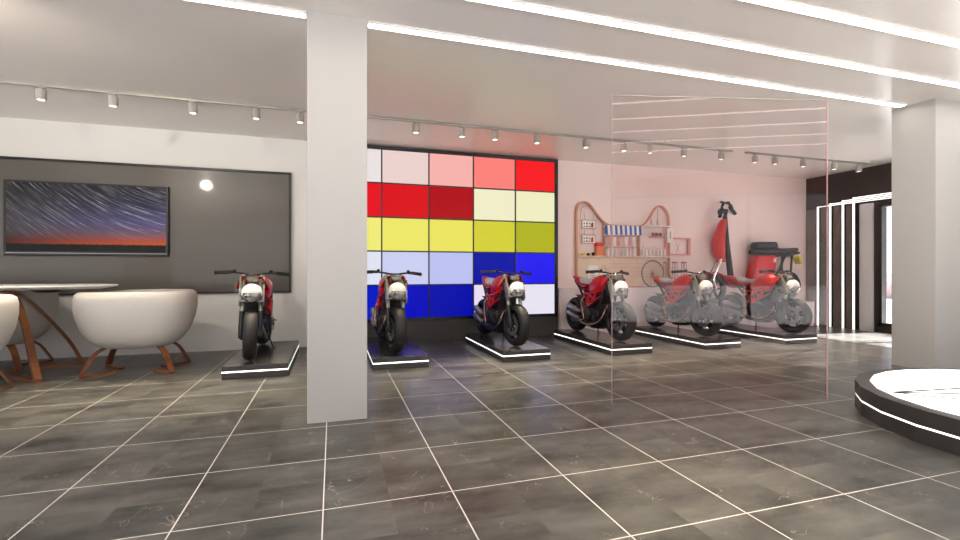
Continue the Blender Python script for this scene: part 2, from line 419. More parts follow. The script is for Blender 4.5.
# ------------------------------------------------------------------ charcoal panel and TV
t = empty('wall_panel', (-2.95, YB, .84), 0, 'large glossy charcoal recessed wall panel behind the screen, with thin black edge', 'wall panel')
bm = B(); box(bm, -2.4, 2.33, -.035, 0, 0, 1.715, .002); obj('panel_face', bm, M['charcoal'], t, False)
bm = B(); box(bm, -2.4, 2.36, -.06, 0, 1.715, 1.745); box(bm, 2.33, 2.36, -.06, 0, -.02, 1.715); box(bm, -2.4, 2.36, -.045, 0, -.02, 0); obj('edge_frame', bm, M['frame_dark'], t, False)
t = empty('television', (-3.05, YB-.035, 1.335), 0, 'wide wall-mounted screen showing star trails over an orange sunset', 'television')
bm = B(); w = .9
box(bm, -w, w, -.05, 0, 0, .955, .006); obj('casing', bm, M['frame_dark'], t, False)
bm = B(); box(bm, -w+.03, w-.03, -.054, -.0495, .055, .93); obj('screen', bm, M['screen'], t, False)
bm = B(); box(bm, -w+.02, w-.02, -.056, -.049, .030, .038); obj('trim_line', bm, M['steel'], t, False)

# ------------------------------------------------------------------ colour wall
t = empty('light_wall', (1.83, YB, 0), 0, 'tall backlit grid of pink, red, yellow and blue light tiles in a black frame', 'light wall')
x0 = -.02; cw = .742; z0 = .385; rh = .529
bm = B(); ox = 1.83
box(bm, x0-.05-ox, 3.74-ox, -.05, 0, .34, 3.075)
for k in range(6): box(bm, x0+cw*k-.011-ox, x0+cw*k+.011-ox, -.09, -.05, z0, z0+5*rh)
for k in range(6): box(bm, x0-.05-ox, 3.74-ox, -.09, -.05, z0+rh*k-.011-(.03 if k == 0 else 0), z0+rh*k+.011)
box(bm, 3.70-ox, 3.74-ox, -.095, -.05, .34, 3.075); box(bm, x0-.05-ox, 3.74-ox, -.095, -.05, z0+5*rh+.011, 3.075)
obj('frame', bm, M['frame_dark'], t, False)
bm = B(); box(bm, x0-.05-ox, 3.74-ox, -.10, 0, 0, .34); obj('plinth', bm, M['base_grey'], t, False)
cols = [[(238,228,228),(238,212,206),(250,180,174),(255,130,124),(250,22,28)],
        [(232,2,26),(222,0,18),(178,0,12),(243,240,202),(243,240,196)],
        [(244,238,120),(240,234,104),(238,231,96),(214,210,56),(180,182,30)],
        [(226,230,245),(206,210,245),(190,196,244),(0,16,168),(34,28,242)],
        [(0,24,196),(0,8,190),(0,10,172),(234,224,244),(234,230,244)]]
nm = [['white','pale pink','salmon','coral','bright red'],['red','red','dark red','cream','cream'],['yellow','yellow','yellow','olive yellow','olive'],
      ['pale blue','lavender','lavender','deep blue','bright blue'],['blue','blue','deep blue','pale lilac','pale lilac']]
for r in range(5):
    for c in range(5):
        bm = B(); xa = x0+cw*c+.011-ox; za = z0+rh*(4-r)+.011
        box(bm, xa, xa+cw-.022, -.075, -.05, za, za+rh-.022)
        o = obj('light_tile', bm, lightbox(cols[r][c]), t, False); o['label'] = nm[r][c]+' light tile'

# ------------------------------------------------------------------ motorcycle (forward = -Y, ground z = 0)
RW, FA, RA = .28, .60, -.61      # wheel radius, front and rear axle positions
def V(x, f, z): return (x, -f, z)
STEER = math.radians(8)
def front(bm): rot_z(bm, STEER, 0, -.47); return bm
def wheel_parts(root, name, f, width, fr):
    cen = V(0, f, RW)
    hw = width/2
    bm = B()
    lathe(bm, [(-hw*.86,.196),(-hw*.92,.205),(-hw*.8,.209),(-hw*.7,.196),(0,.178),(hw*.7,.196),(hw*.8,.209),(hw*.92,.205),(hw*.86,.196),(hw*.6,.184),(0,.168),(-hw*.6,.184)], cen, n=40, closed=True)
    lathe(bm, [(-.062,.022),(-.062,.034),(-.03,.045),(.03,.045),(.062,.034),(.062,.022)], cen, n=20)
    for k in range(5):
        a = 2*PI*k/5+.3
        for da in (-.17, .17):
            p0 = Vector(cen)+Vector((0, math.cos(a)*.03, math.sin(a)*.03)); p1 = Vector(cen)+Vector((0, math.cos(a+da)*.185, math.sin(a+da)*.185))
            tube(bm, [p0, p1], [.015, .010], flat=(1.5, .8), up=(1,0,0))
    w = obj(name, front(bm) if fr else bm, M['rim'], root)
    bm = B(); prof = []
    for k in range(15):
        q = PI*k/14
        prof.append((-hw*math.cos(q)*1.0, .205+.075*math.sin(q)**.75))
    prof += [(hw*.8,.200), (0,.196), (-hw*.8,.200)]
    lathe(bm, prof, cen, n=48, closed=True)
    # tread grooves are raised sipes
    obj('tyre', front(bm) if fr else bm, M['tyre'], w)
    for s in ((-1, 1) if fr else (-1,)):
        bm = B(); x = s*.064
        lathe(bm, [(x-.003,.085),(x-.003,.138),(x+.003,.138),(x+.003,.085)], cen, n=32, closed=True)
        for k in range(6):
            a = 2*PI*k/6; tube(bm, [Vector(cen)+Vector((x, math.cos(a)*.03, math.sin(a)*.03)), Vector(cen)+Vector((x, math.cos(a+.3)*.09, math.sin(a+.3)*.09))], .007, 6)
        obj('brake_disc', front(bm) if fr else bm, M['disc'], w)
    return w
def make_bike():
    t = empty('motorcycle', (0,0,0))
    wheel_parts(t, 'front_wheel', FA, .145, True)
    wheel_parts(t, 'rear_wheel', RA, .17, False)
    # forks
    for s in (-1, 1):
        bm = B(); tube(bm, [V(s*.092,FA+.0,RW-.035), V(s*.092,FA-.005,RW+.03), V(s*.092,.52,.55)], [.026,.032,.028], 12)
        box(bm, s*.092-.03, s*.092+.03, -FA-.035, -FA+.035, RW-.03, RW+.03, .008)
        k = obj('fork_leg', front(bm), M['black'], t)
        bm = B(); tube(bm, [V(s*.094,.535,.54), V(s*.094,.40,.945)], .024, 12); obj('fork_tube', front(bm), M['fork'], k)
        bm = B(); prism(bm, [(-.575,.60),(-.60,.66),(-.545,.80),(-.47,.93),(-.41,.945),(-.405,.90),(-.47,.75),(-.53,.60)], 'X', s*.112, s*.130, .004)
        o = obj('fork_guard', front(bm), M['fork'], t); o['label'] = 'greenish silver fork guard'
        bm = B(); box(bm, s*.075-.018, s*.075+.018, -FA+.03, -FA+.10, RW+.05, RW+.15, .008); obj('brake_caliper', front(bm), M['steel'], t)
    bm = B(); box(bm, -.125, .125, -.44, -.36, .905, .93, .008); obj('upper_clamp', front(bm), M['black'], t)
    bm = B(); box(bm, -.125, .125, -.53, -.44, .635, .665, .008); obj('lower_clamp', front(bm), M['black'], t)
    # headlamp
    bm = B(); ball(bm, V(0,.585,.745), (.112,.088,.102), 24, 16)
    for v in bm.verts:
        if v.co.z > .745: v.co.z = .745+(v.co.z-.745)*1.08
    hl = obj('headlight', front(bm), M['shell'], t); hl['label'] = 'cream headlight shell'
    bm = B(); ball(bm, V(0,.594,.728), (.104,.092,.098), 24, 16)
    bmesh.ops.bisect_plane(bm, geom=bm.verts[:]+bm.edges[:]+bm.faces[:], plane_co=(0,0,.752), plane_no=(0,0,1), clear_outer=True)
    bmesh.ops.holes_fill(bm, edges=bm.edges)
    obj('lens', front(bm), M['lens'], hl)
    bm = B(); box(bm, -.12, .12, -.60, -.53, .645, .668, .008)
    for s in (-1,1): tube(bm, [V(s*.112,.60,.66), V(s*.122,.57,.76)], .010, 8)
    obj('headlight_bracket', front(bm), M['steel'], hl)
    # instruments, fly screen
    bm = B(); box(bm, -.06, .06, -.535, -.47, .875, .925, .015); obj('instrument_pod', front(bm), M['fork'], t)
    bm = B(); rows = []
    for i in range(7):
        v = i/6; row = []
        for j in range(9):
            u = (j-4)/4; w_ = .085*math.sqrt(max(.05, 1-(v*.9)**2.2))
            row.append(bm.verts.new(V(u*w_, .615-.085*v-.05*u*u, .845+.125*v)))
        rows.append(row)
    for i in range(6):
        for j in range(8): bm.faces.new((rows[i][j], rows[i][j+1], rows[i+1][j+1], rows[i+1][j]))
    bmesh.ops.solidify(bm, geom=bm.faces[:], thickness=.003)
    obj('windscreen', front(bm), M['clear'], t)
    # handlebar
    bm = B(); tube(bm, smoothpath([V(-.36,.30,.965), V(-.24,.34,.975), V(-.12,.385,.967), V(-.05,.40,.955), V(.05,.40,.955), V(.12,.385,.967), V(.24,.34,.975), V(.36,.30,.965)], 5), .0115, 10)
    hb = obj('handlebar', front(bm), M['black'], t)
    for s in (-1, 1):
        bm = B(); tube(bm, [V(s*.25,.336,.975), V(s*.375,.294,.964)], .021, 12); tube(bm, [V(s*.375,.294,.964), V(s*.39,.289,.962)], .024, 12); obj('grip', front(bm), M['grip'], hb)
        bm = B(); tube(bm, smoothpath([V(s*.21,.375,.970), V(s*.28,.378,.963), V(s*.39,.335,.953)], 4), [.007,.0045], 6)
        box(bm, s*.225-.022, s*.225+.022, -.375, -.325, .958, .995, .005); obj('brake_lever' if s < 0 else 'clutch_lever', front(bm), M['black'], hb)
        bm = B(); tube(bm, [V(s*.19,.36,.972), V(s*.19,.372,.995)], .013, 8); ball(bm, V(s*.19,.375,.998), (.022,.022,.014), 12, 8); obj('fluid_reservoir', front(bm), M['black'], hb)
    # fuel tank
    bm = B()
    loft(bm, [(.40,0,.80,.035,.05,2.4),(.375,0,.80,.09,.095,2.6),(.31,0,.795,.145,.13,2.7),(.20,0,.785,.168,.150,2.6),(.08,0,.765,.165,.148,2.5),(-.03,0,.735,.135,.125,2.4),(-.11,0,.705,.10,.09,2.3),(-.17,0,.69,.06,.05,2.2)], n=28)
    tk = obj('fuel_tank', bm, M['red'], t, angle=60)
    bm = B(); lathe(bm, [(.925,.035),(.938,.035),(.943,.028)], V(0,.18,0), 'Z', 20); obj('filler_cap', bm, M['steel'], tk)
    for s in (-1, 1):
        bm = B()
        A = [V(s*.10,.34,.80), V(s*.155,.47,.83), V(s*.085,.53,.955), V(s*.075,.36,.90)]
        D = [V(s*.155,.30,.76), V(s*.178,.43,.79), V(s*.125,.50,.90), V(s*.14,.34,.88)]
        vs = [bm.verts.new(p) for p in A+D]
        for f in ((0,1,2,3),(7,6,5,4),(0,4,5,1),(1,5,6,2),(2,6,7,3),(3,7,4,0)): bm.faces.new([vs[i] for i in f])
        bmesh.ops.bevel(bm, geom=bm.edges[:], offset=.01, segments=3, affect='EDGES')
        ash = obj('air_scoop', bm, M['red'], t)
        bm = B(); box(bm, s*.128-.018, s*.128+.018, -.500, -.482, .845, .885, .004); obj('scoop_vent', bm, M['black'], ash)
    # trellis frame
    bm = B()
    for s in (-1, 1):
        up = [V(s*.06,.38,.76), V(s*.160,.20,.66), V(s*.165,.02,.64), V(s*.13,-.20,.64)]
        lo = [V(s*.06,.36,.68), V(s*.150,.16,.54), V(s*.155,.02,.46), V(s*.12,-.20,.42)]
        tube(bm, up, .013, 8); tube(bm, lo, .013, 8)
        for a, b_ in ((up[1],lo[1]),(up[1],lo[2]),(up[2],lo[1]),(up[2],lo[2]),(up[2],lo[3]),(up[3],lo[3]),(up[3],lo[2])): tube(bm, [a, b_], .011, 8)
    for f, z in ((.20,.72),(-.20,.70),(-.20,.40)): tube(bm, [V(-.135,f,z), V(.135,f,z)], .011, 8)
    obj('trellis_frame', bm, M['red_frame'], t)
    bm = B()
    for s in (-1, 1):
        tube(bm, [V(s*.125,-.14,.50), V(s*.11,-.36,.72), V(s*.06,-.60,.83)], .020, 8); tube(bm, [V(s*.12,-.16,.66), V(s*.11,-.34,.74)], .014, 8)
    tube(bm, [V(-.11,-.36,.72), V(.11,-.36,.72)], .014, 8)
    obj('subframe', bm, M['black'], t)
    # engine
    bm = B()
    loft(bm, [(.20,0,.30,.10,.08,4),(.16,0,.31,.13,.12,4),(0,0,.32,.14,.14,4),(-.14,0,.33,.135,.13,4),(-.20,0,.34,.10,.09,4)], n=20)
    for s in (-1, 1): lathe(bm, [(s*.12,.105),(s*.150,.10),(s*.165,.085),(s*.168,.04)], V(0,-.03,.33), 'X', 24)
    for s in (-1, 1): lathe(bm, [(s*.11,.06),(s*.14,.058),(s*.148,.045)], V(0,.13,.27), 'X', 20)
    eng = obj('engine', bm, M['engine'], t)
    for nm_, a, base in (('front_cylinder', math.radians(-62), (.10,.37)), ('rear_cylinder', math.radians(22), (-.04,.42))):
        bm = B(); d = Vector(V(0, -math.sin(a), math.cos(a)))
        for k in range(9):
            p = Vector(V(0,*base))+d*(.02+k*.026); r_ = .085 if k < 7 else .078
            tmp = B(); box(tmp, -r_, r_, -r_, r_, -.008, .008, .006)
            q = d.to_track_quat('Z', 'X').to_matrix()
            for v in tmp.verts: v.co = q @ v.co + p
            merge(bm, tmp)
        tmp = B(); box(tmp, -.062, .062, -.062, .062, 0, .24)
        q = d.to_track_quat('Z', 'X').to_matrix()
        for v in tmp.verts: v.co = q @ v.co + Vector(V(0,*base))
        merge(bm, tmp); obj(nm_, bm, M['engine'], eng)
    bm = B(); prism(bm, [(-.30,.50),(-.37,.72),(-.33,.74),(-.26,.50)], 'X', -.12, .12, .004); obj('radiator', bm, M['black'], t)
    bm = B(); box(bm, -.10, .10, -.46, -.36, .68, .80, .01); tube(bm, [V(0,.47,.66), V(0,.38,.90)], .035, 12); obj('steering_head', bm, M['black'], t)
    bm = B(); loft(bm, [(.30,0,.60,.07,.08,4),(.10,0,.57,.11,.11,4),(-.12,0,.58,.115,.12,4),(-.26,0,.64,.09,.09,4),(-.32,0,.68,.05,.05,4)], n=16); obj('airbox', bm, M['black'], t)
    # exhaust
    bm = B()
    tube(bm, smoothpath([V(-.03,.30,.47), V(-.09,.35,.38), V(-.13,.28,.24), V(-.15,.08,.17), V(-.15,-.16,.18), V(-.15,-.30,.24)], 6), .021, 12)
    tube(bm, smoothpath([V(-.06,-.12,.60), V(-.15,-.20,.54), V(-.175,-.14,.38), V(-.17,-.10,.24), V(-.16,-.20,.22)], 6), .019, 12)
    o = obj('header_pipe', bm, M['copper'], t)
    bm = B(); tube(bm, smoothpath([V(.03,.30,.44), V(.10,.33,.34), V(.13,.22,.20), V(.10,.05,.15), V(0,-.12,.16), V(-.12,-.25,.21)], 6), .019, 12)
    obj('header_pipe', bm, M['chrome'], t)
    for dz in (0, .11):
        bm = B(); a = Vector(V(-.155,-.26,.23+dz)); b_ = Vector(V(-.175,-.58,.31+dz))
        tube(bm, [a, a+(b_-a)*.1, a+(b_-a)*.9, b_, b_+(b_-a)*.06], [.022,.046,.050,.044,.032], 16)
        o = obj('muffler', bm, M['steel'], t)
        bm = B(); e = b_+(b_-a)*.061; tube(bm, [e, e+(b_-a)*.03], .022, 12); obj('muffler_tip', bm, M['black'], o)
    # swingarm, shock
    bm = B()
    for s in (-1, 1):
        tube(bm, smoothpath([V(s*.10,-.16,.36), V(s*.115,-.35,.34), V(s*.108,RA,RW)], 4), .028, 10)
    tube(bm, [V(-.11,-.27,.35), V(.11,-.27,.35)], .03, 10)
    tube(bm, [V(-.13,RA,RW), V(.13,RA,RW)], .02, 10)
    obj('swingarm', bm, M['black'], t)
    bm = B(); pts = []
    for k in range(73): a = 2*PI*k/12; pts.append(V(math.cos(a)*.03, -.26-.02*k/72+math.sin(a)*.03, .42+.26*k/72))
    tube(bm, pts, .006, 6); tube(bm, [V(0,-.255,.38), V(0,-.285,.72)], .014, 8); obj('shock_absorber', bm, M['red_frame'], t)
    bm = B()
    ch = [V(.115,-.17,.385)]+[V(.115, RA-math.sin(q)*.085, RW+math.cos(q)*.085) for q in [PI*k/8 for k in range(9)]]+[V(.115,-.17,.315)]
    tube(bm, ch, .009, 6); obj('chain', bm, M['steel'], t)
    # seat and tail
    bm = B(); loft(bm, [(-.06,0,.80,.07,.03,3),(-.12,0,.80,.10,.038,3),(-.22,0,.795,.115,.035,3),(-.34,0,.81,.115,.04,3),(-.43,0,.84,.09,.035,3),(-.46,0,.85,.06,.02,3)], n=20)
    for v in bm.verts: v.co.z += .012
    o = obj('seat', bm, M['seatw'], t, angle=60); o['label'] = 'pale grey seat pad'
    bm = B(); loft(bm, [(-.20,0,.755,.10,.025,3),(-.34,0,.77,.12,.035,3),(-.44,0,.815,.115,.055,2.6),(-.57,0,.850,.085,.045,2.4),(-.69,0,.880,.050,.025,2.2),(-.78,0,.900,.02,.01,2)], n=20)
    tl = obj('tail_cowl', bm, M['red'], t, angle=60)
    bm = B(); box(bm, -.035, .035, .700, .735, .872, .892, .004); obj('taillight', bm, M['amber'], tl)
    bm = B(); pr = [V(0, RA+math.cos(a)*.315, RW+math.sin(a)*.315) for a in [math.radians(42+k*9) for k in range(6)]]
    tube(bm, pr, 1, flat=(.07,.005)); tube(bm, [V(0,-.30,.50), V(0,RA+.22,RW+.25)], .012, 8); obj('rear_fender', bm, M['black'], t)
    for s in (-1, 1):
        bm = B(); prism(bm, [(.10,.34),(.20,.42),(.24,.56),(.18,.54),(.12,.44)], 'X', s*.135, s*.150, .003); tube(bm, [V(s*.15,-.17,.37), V(s*.205,-.17,.37)], .012, 8); obj('foot_peg', bm, M['steel'], t)
    bm = B(); tube(bm, [V(.10,-.16,.22), V(.17,-.22,.018)], .010, 8); box(bm, .150, .20, .20, .245, .010, .020, .003); obj('side_stand', bm, M['black'], t)
    bm = B(); loft(bm, [(.28,0,.22,.06,.03,3),(.18,0,.17,.10,.05,3),(.0,0,.155,.12,.05,3),(-.12,0,.17,.08,.04,3)], n=16); obj('belly_pan', bm, M['black'], t)
    return t

PH = .14
def make_platform(): 
    t = empty('display_platform', (0,0,0))
    bm = B(); box(bm, -.325, .325, 0, 1.72, 0, .066, .003); box(bm, -.317, .317, .008, 1.712, .06, .09); obj('base', bm, M['platside'], t, False)
    bm = B(); box(bm, -.3245, .3245, .0005, 1.7195, .0665, .0815); obj('led_strip', bm, M['led'], t, False)
    bm = B(); box(bm, -.325, .325, 0, 1.72, .082, PH, .003); obj('top', bm, M['plat'], t, False)
    return t
px = [-.79, .76, 2.345, 3.895, 5.45, 6.98]
bike_l = ['red motorcycle facing straight forward before the charcoal wall panel', 'red motorcycle partly hidden behind the white front column, before the blue light tiles',
 'red motorcycle in front of the right half of the colour grid', 'red motorcycle in front of the bentwood shop rack, front wheel behind the glass panel edge',
 'red motorcycle wholly behind the glass panel, between the shop stools and the red scooter stem', 'red motorcycle directly below the red scooter, close to the dark wall']
plat_l = ['low black platform with light line before the charcoal wall panel', 'low black platform with light line emerging behind the white front column',
 'low black platform with light line below the right half of the colour grid', 'low black platform with light line before the bentwood shop rack',
 'low black platform with light line behind the glass panel, under the half-veiled motorcycle', 'low black platform with light line beneath the red scooter, close to the dark wall']
bike0 = make_bike(); plat0 = make_platform()
for i, x in enumerate(px):
    p = plat0 if i == 0 else copy_tree(plat0)
    p.location = (x, 5.5, 0); tag(p, plat_l[i], 'platform', 'lit display platforms under the motorcycles')
    if i == 5:
        p.scale = (1, .94, 1)
    b_ = bike0 if i == 0 else copy_tree(bike0)
    b_.location = (x-(.12,.05,.07,.02,.05,.02)[i], 6.38-(.13 if i == 5 else 0), PH+.004); b_.rotation_euler = (0, math.radians(2), math.radians((0,0,1,0,-3,0)[i]))
    tag(b_, bike_l[i], 'motorcycle', 'red motorcycles on lit platforms')

# ------------------------------------------------------------------ round stage
N_ = 26; R_ = 1.24
def ngon(r, off=0): return [(r*math.cos(2*PI*(k+off)/N_), r*math.sin(2*PI*(k+off)/N_)) for k in range(N_)]
t = empty('round_stage', (4.92, 1.83, 0), 0, 'low round faceted stage with dark sides, glowing line and white top', 'stage')
bm = B(); prism(bm, ngon(R_), 'Z', 0, .105); obj('lower_ring', bm, M['platside'], t, False)
bm = B(); prism(bm, ngon(R_-.004), 'Z', .1055, .1195); obj('led_strip', bm, M['led'], t, False)
bm = B(); prism(bm, ngon(R_), 'Z', .12, .225); obj('upper_ring', bm, M['platside'], t, False)
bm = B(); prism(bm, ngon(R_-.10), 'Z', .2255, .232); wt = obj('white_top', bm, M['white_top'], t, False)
bm = B()
for a, b_ in ((2.55, .35), (2.55, -.2), (2.55, -1.1), (1.3, -1.9), (3.7, .1)):
    p = Vector((math.cos(a)*1.10, math.sin(a)*1.10, 0)); q = Vector((math.cos(b_)*1.10, math.sin(b_)*1.10, 0)); w = (q-p).normalized(); w = Vector((-w.y, w.x, 0))*.014
    prism(bm, [tuple((p+w)[:2]), tuple((p-w)[:2]), tuple((q-w)[:2]), tuple((q+w)[:2])], 'Z', .2321, .2335)
obj('seam_line', bm, M['seam'], wt, False)

# ------------------------------------------------------------------ glass panel
pa = Vector((2.286, 3.512, 0)); pb = Vector((4.171, 3.052, 0)); d = pb-pa; L_ = d.length
t = empty('glass_panel', (pa+pb)/2, math.atan2(d.y, d.x), 'tall freestanding pink-tinted glass panel mirroring the ceiling strips and round stage', 'glass panel')
bm = B(); v = [bm.verts.new(p) for p in ((-L_/2,0,.008),(L_/2,0,.008),(L_/2,0,2.645),(-L_/2,0,2.645))]; bm.faces.new(v)
bmesh.ops.solidify(bm, geom=bm.faces[:], thickness=.010)
obj('pane', bm, M['pane'], t, False)
bm = B(); box(bm, -L_/2-.002, -L_/2, -.005, .006, .0, 2.65); box(bm, L_/2, L_/2+.003, -.005, .006, .0, 2.65)
o = obj('edge_strip', bm, mat('rose_edge', (206,168,166), .3), t, False); o['label'] = 'thin rose edge strip'
bm = B(); box(bm, -L_/2, L_/2, -.005, .007, 2.645, 2.652); obj('top_strip', bm, M['track'], t, False)

# ------------------------------------------------------------------ light bars on the dark wall
for i, (y, l) in enumerate(zip((7.2, 6.95, 6.70, 6.50), ('slim vertical light bar on the dark wall, next to the glass panel edge', 'second slim vertical light bar from the glass panel on the dark wall',
        'third slim vertical light bar from the glass panel on the dark wall', 'slim vertical light bar on the dark wall nearest the window'))):
    zt = 2.44+.03*i; yend = 4.4
    t = empty('light_bar', (XR-.02, y, 0), 0, l, 'light bar', 'bent light bars on the dark wall')
    bm = B(); box(bm, -.03, -.012, -.024, .024, 0, zt+.02); box(bm, -.03, -.012, yend-y, .024, zt-.0, zt+.02); obj('channel', bm, M['frame_dark'], t, False)
    bm = B(); box(bm, -.042, -.0305, -.017, .017, .005, zt+.018); obj('upright_tube', bm, M['led_soft'], t, False)
    bm = B(); box(bm, -.042, -.0305, yend-y, -.0225, zt+.004, zt+.016); obj('horizontal_tube', bm, M['led_soft'], t, False)

# ------------------------------------------------------------------ lounge chairs
def make_chair():
    t = empty('lounge_chair', (0,0,0))
    def outline(z, rx, ry, n=48, p=2.5, dip=0):
        out = []
        for j in range(n):
            q = 2*PI*j/n; c, s = math.cos(q), math.sin(q)
            x = rx*math.copysign(abs(c)**(2/p), c); y = ry*math.copysign(abs(s)**(2/p), s)
            zz = z-dip*max(0, -math.cos(q+.35))**3
            out.append((x, y, zz))
        return out
    secs = [(.275,.18,.14,0),(.275,.26,.20,0),(.285,.32,.25,0),(.32,.39,.31,0),(.38,.45,.37,0),(.47,.505,.42,0),(.60,.55,.46,0),(.73,.572,.48,.01),(.83,.572,.48,.02),(.89,.56,.465,.02),(.915,.525,.43,.02),(.90,.49,.40,.02),(.80,.47,.38,.02),(.62,.44,.35,0),(.55,.40,.32,0),(.535,.28,.22,0)]
    bm = B(); rings = [[bm.verts.new(p) for p in outline(z, rx, ry, dip=dp)] for z, rx, ry, dp in secs]
    for i in range(len(rings)-1):
        A, D = rings[i], rings[i+1]; m = len(A)
        for j in range(m): bm.faces.new((A[j], A[(j+1) % m], D[(j+1) % m], D[j]))
    bm.faces.new(rings[0][::-1]); bm.faces.new(rings[-1])
    obj('seat_shell', bm, M['fabric'], t, angle=80)
    bm = B(); loft(bm, [(.53,0,0,.34,.26,3),(.55,0,0,.41,.32,3),(.60,0,0,.42,.33,3),(.625,0,0,.36,.27,3)], 'z', 32); obj('seat_cushion', bm, M['fabric'], t, angle=80)
    for sx in (-1, 1):
        for sy in (-1, 1):
            bm = B()
            pts = smoothpath([(sx*.20,sy*.14,.30), (sx*.27,sy*.19,.285), (sx*.335,sy*.25,.22), (sx*.39,sy*.30,.10), (sx*.42,sy*.33,.022)], 5)
            tube(bm, pts, 1, flat=(.030,.011), up=(0,0,1))
            tube(bm, [(sx*.425,sy*.333,.012), (sx*.33,sy*.25,.012), (sx*.20,sy*.10,.012)], 1, flat=(.030,.011), up=(0,0,1))
            obj('leg', bm, M['wood'], t)
    return t
ch0 = make_chair()
chairs = [((-2.13,6.33), 0, 'round white fabric lounge chair on bentwood legs, standing clear of the table end'),
          ((-3.42,5.42), 0, 'round white lounge chair cut by the left edge of the photo, before the table'),
          ((-3.80,6.94), 0, 'round pale lounge chair behind the table, seen between the wooden table legs')]
for i, ((x, y), rz, l) in enumerate(chairs):
    o = ch0 if i == 0 else copy_tree(ch0)
    o.location = (x, y, 0); o.rotation_euler = (0,0,rz); tag(o, l, 'chair', 'white lounge chairs around the table')

# ------------------------------------------------------------------ table
t = empty('dining_table', (-3.95, 6.45, 0), 0, 'oval white table with bent brown wooden legs beside the wall screen', 'table')
def ov(a, b_, z, n=56): return [(a*math.copysign(abs(math.cos(q))**.8, math.cos(q)), b_*math.copysign(abs(math.sin(q))**.8, math.sin(q)), z) for q in [2*PI*k/n for k in range(n)]]
bm = B(); rings = [[bm.verts.new(p) for p in ov(a, b_, z)] for a, b_, z in ((1.30,.32,.935),(1.40,.40,.938),(1.51,.51,.955),(1.55,.55,.970),(1.55,.55,.978),(1.535,.535,.984))]
for i in range(len(rings)-1):
    A, D = rings[i], rings[i+1]; m = len(A)
    for j in range(m): bm.faces.new((A[j], A[(j+1) % m], D[(j+1) % m], D[j]))
bm.faces.new(rings[0][::-1]); bm.faces.new(rings[-1]); obj('tabletop', bm, M['tabletop'], t, angle=40)
bm = B(); lathe(bm, [(.90,.05),(.905,.10),(.93,.14),(.936,.14)], (.93,-.05,0), 'Z', 24); obj('underside_mount', bm, M['black'], t)
for sx in (1, -1):
    for sy, fx, fy in ((-1, 1.07, -.52), (1, 1.0, .53)):
        bm = B()
        pts = smoothpath([(sx*.40,sy*.02,.925), (sx*.50,sy*.06,.915), (sx*.62,sy*.13,.86), (sx*.78,sy*.27,.60), (sx*.93,fy*.80,.28), (sx*fx,fy,.03)], 6)
        if sy < 0: pts = smoothpath([(sx*.40,sy*.02,.925), (sx*.52,sy*.06,.915), (sx*.68,sy*.14,.86), (sx*.85,sy*.30,.60), (sx*.97,fy*.80,.28), (sx*fx,fy,.03)], 6)
        rr = [1.0 if k > 14 else 1.0+(14-k)*.02 for k in range(len(pts))]
        tube(bm, pts, rr, flat=(.032,.016), up=(0,0,1))
        tube(bm, [(sx*(fx+.01),fy*1.01,.015), (sx*(fx-.36),fy*.40,.015)], 1, flat=(.036,.014), up=(0,0,1))
        obj('leg', bm, M['wood'], t)

# ------------------------------------------------------------------ shop rack on the pink wall
t = empty('shop_rack', (5.1, 7.452, .825), 0, 'bentwood display rack with ear-shaped tops standing against the pink wall', 'display rack')
def W(p, y=0): return (p[0]-5.1, y, p[1]-.825)
path = [(5.0,.845),(4.40,.845),(4.22,.90),(4.13,1.05),(4.12,1.4),(4.12,1.9),(4.125,2.20),(4.17,2.32),(4.26,2.365),(4.36,2.34),(4.44,2.26),(4.56,2.12),(4.68,2.01),(4.82,1.965),(5.10,1.96),(5.40,1.965),(5.52,2.0),(5.62,2.09),(5.73,2.25),(5.80,2.33),(5.88,2.355),(5.97,2.32),(6.05,2.22),(6.08,2.05),(6.085,1.6),(6.085,1.1),(6.08,.845),(5.0,.845)]
bm = B(); sp_ = smoothpath([W(p) for p in path], 4)
tube(bm, sp_[:-1], 1, closed=True, flat=(.028,.014), up=(0,0,1)); obj('outer_frame', bm, M['rackwood'], t)
bm = B(); prism(bm, [(p[0]-5.1, p[1]-.825) for p in ((4.40,.865),(4.25,.91),(4.16,1.05),(4.14,1.38),(6.07,1.38),(6.065,.865))], 'Y', .02, .045)
lp = obj('lower_panel', bm, M['ply'], t, False)
bm = B()
for r in range(4):
    for k in range(26): box(bm, *[q for q in (4.80+k*.03-5.1, 4.80+k*.03+.016-5.1)], .012, .02, 1.04+r*.075-.825, 1.04+r*.075+.006-.825)
obj('slot', bm, M['rosefr'], lp, False)
bm = B(); box(bm, 4.13-5.1, 6.08-5.1, -.07, .046, 1.385-.825, 1.405-.825, .002); obj('shelf', bm, M['ply'], t)
for a, z1 in ((4.68,2.0),(5.42,1.95)):
    bm = B(); box(bm, a-.012-5.1, a+.012-5.1, -.03, .03, 1.405-.825, z1-.825, .002); obj('upright', bm, M['rackwood'], t)
for z in (1.77, 1.56):
    bm = B(); box(bm, 4.70-5.1, 5.41-5.1, -.03, .045, z-.825, z+.012-.825); obj('crossbar', bm, M['rosefr'], t, False)
def at(name, x, z, y=7.40, label=None, cat=None, group=None): return empty(name, (x, y, z), 0, label, cat, group)
# awning
t = at('awning', 5.06, 1.82, 7.421, 'blue and white striped awning on the bentwood rack', 'awning')
bmw, bmb = B(), B()
for k in range(15):
    b_ = bmb if k % 2 == 0 else bmw; xa = -.38+k*.0507
    prism(b_, [(-.012,0),(-.024,.0),(-.010,.14),(.0,.14)], 'X', xa, xa+.0506)
    prism(b_, [(-.012,-.0),(-.024,0),(-.024,-.03),(-.012,-.03)], 'X', xa, xa+.0506)
obj('blue_stripes', bmb, M['blue'], t, False); obj('white_stripes', bmw, M['white'], t, False)
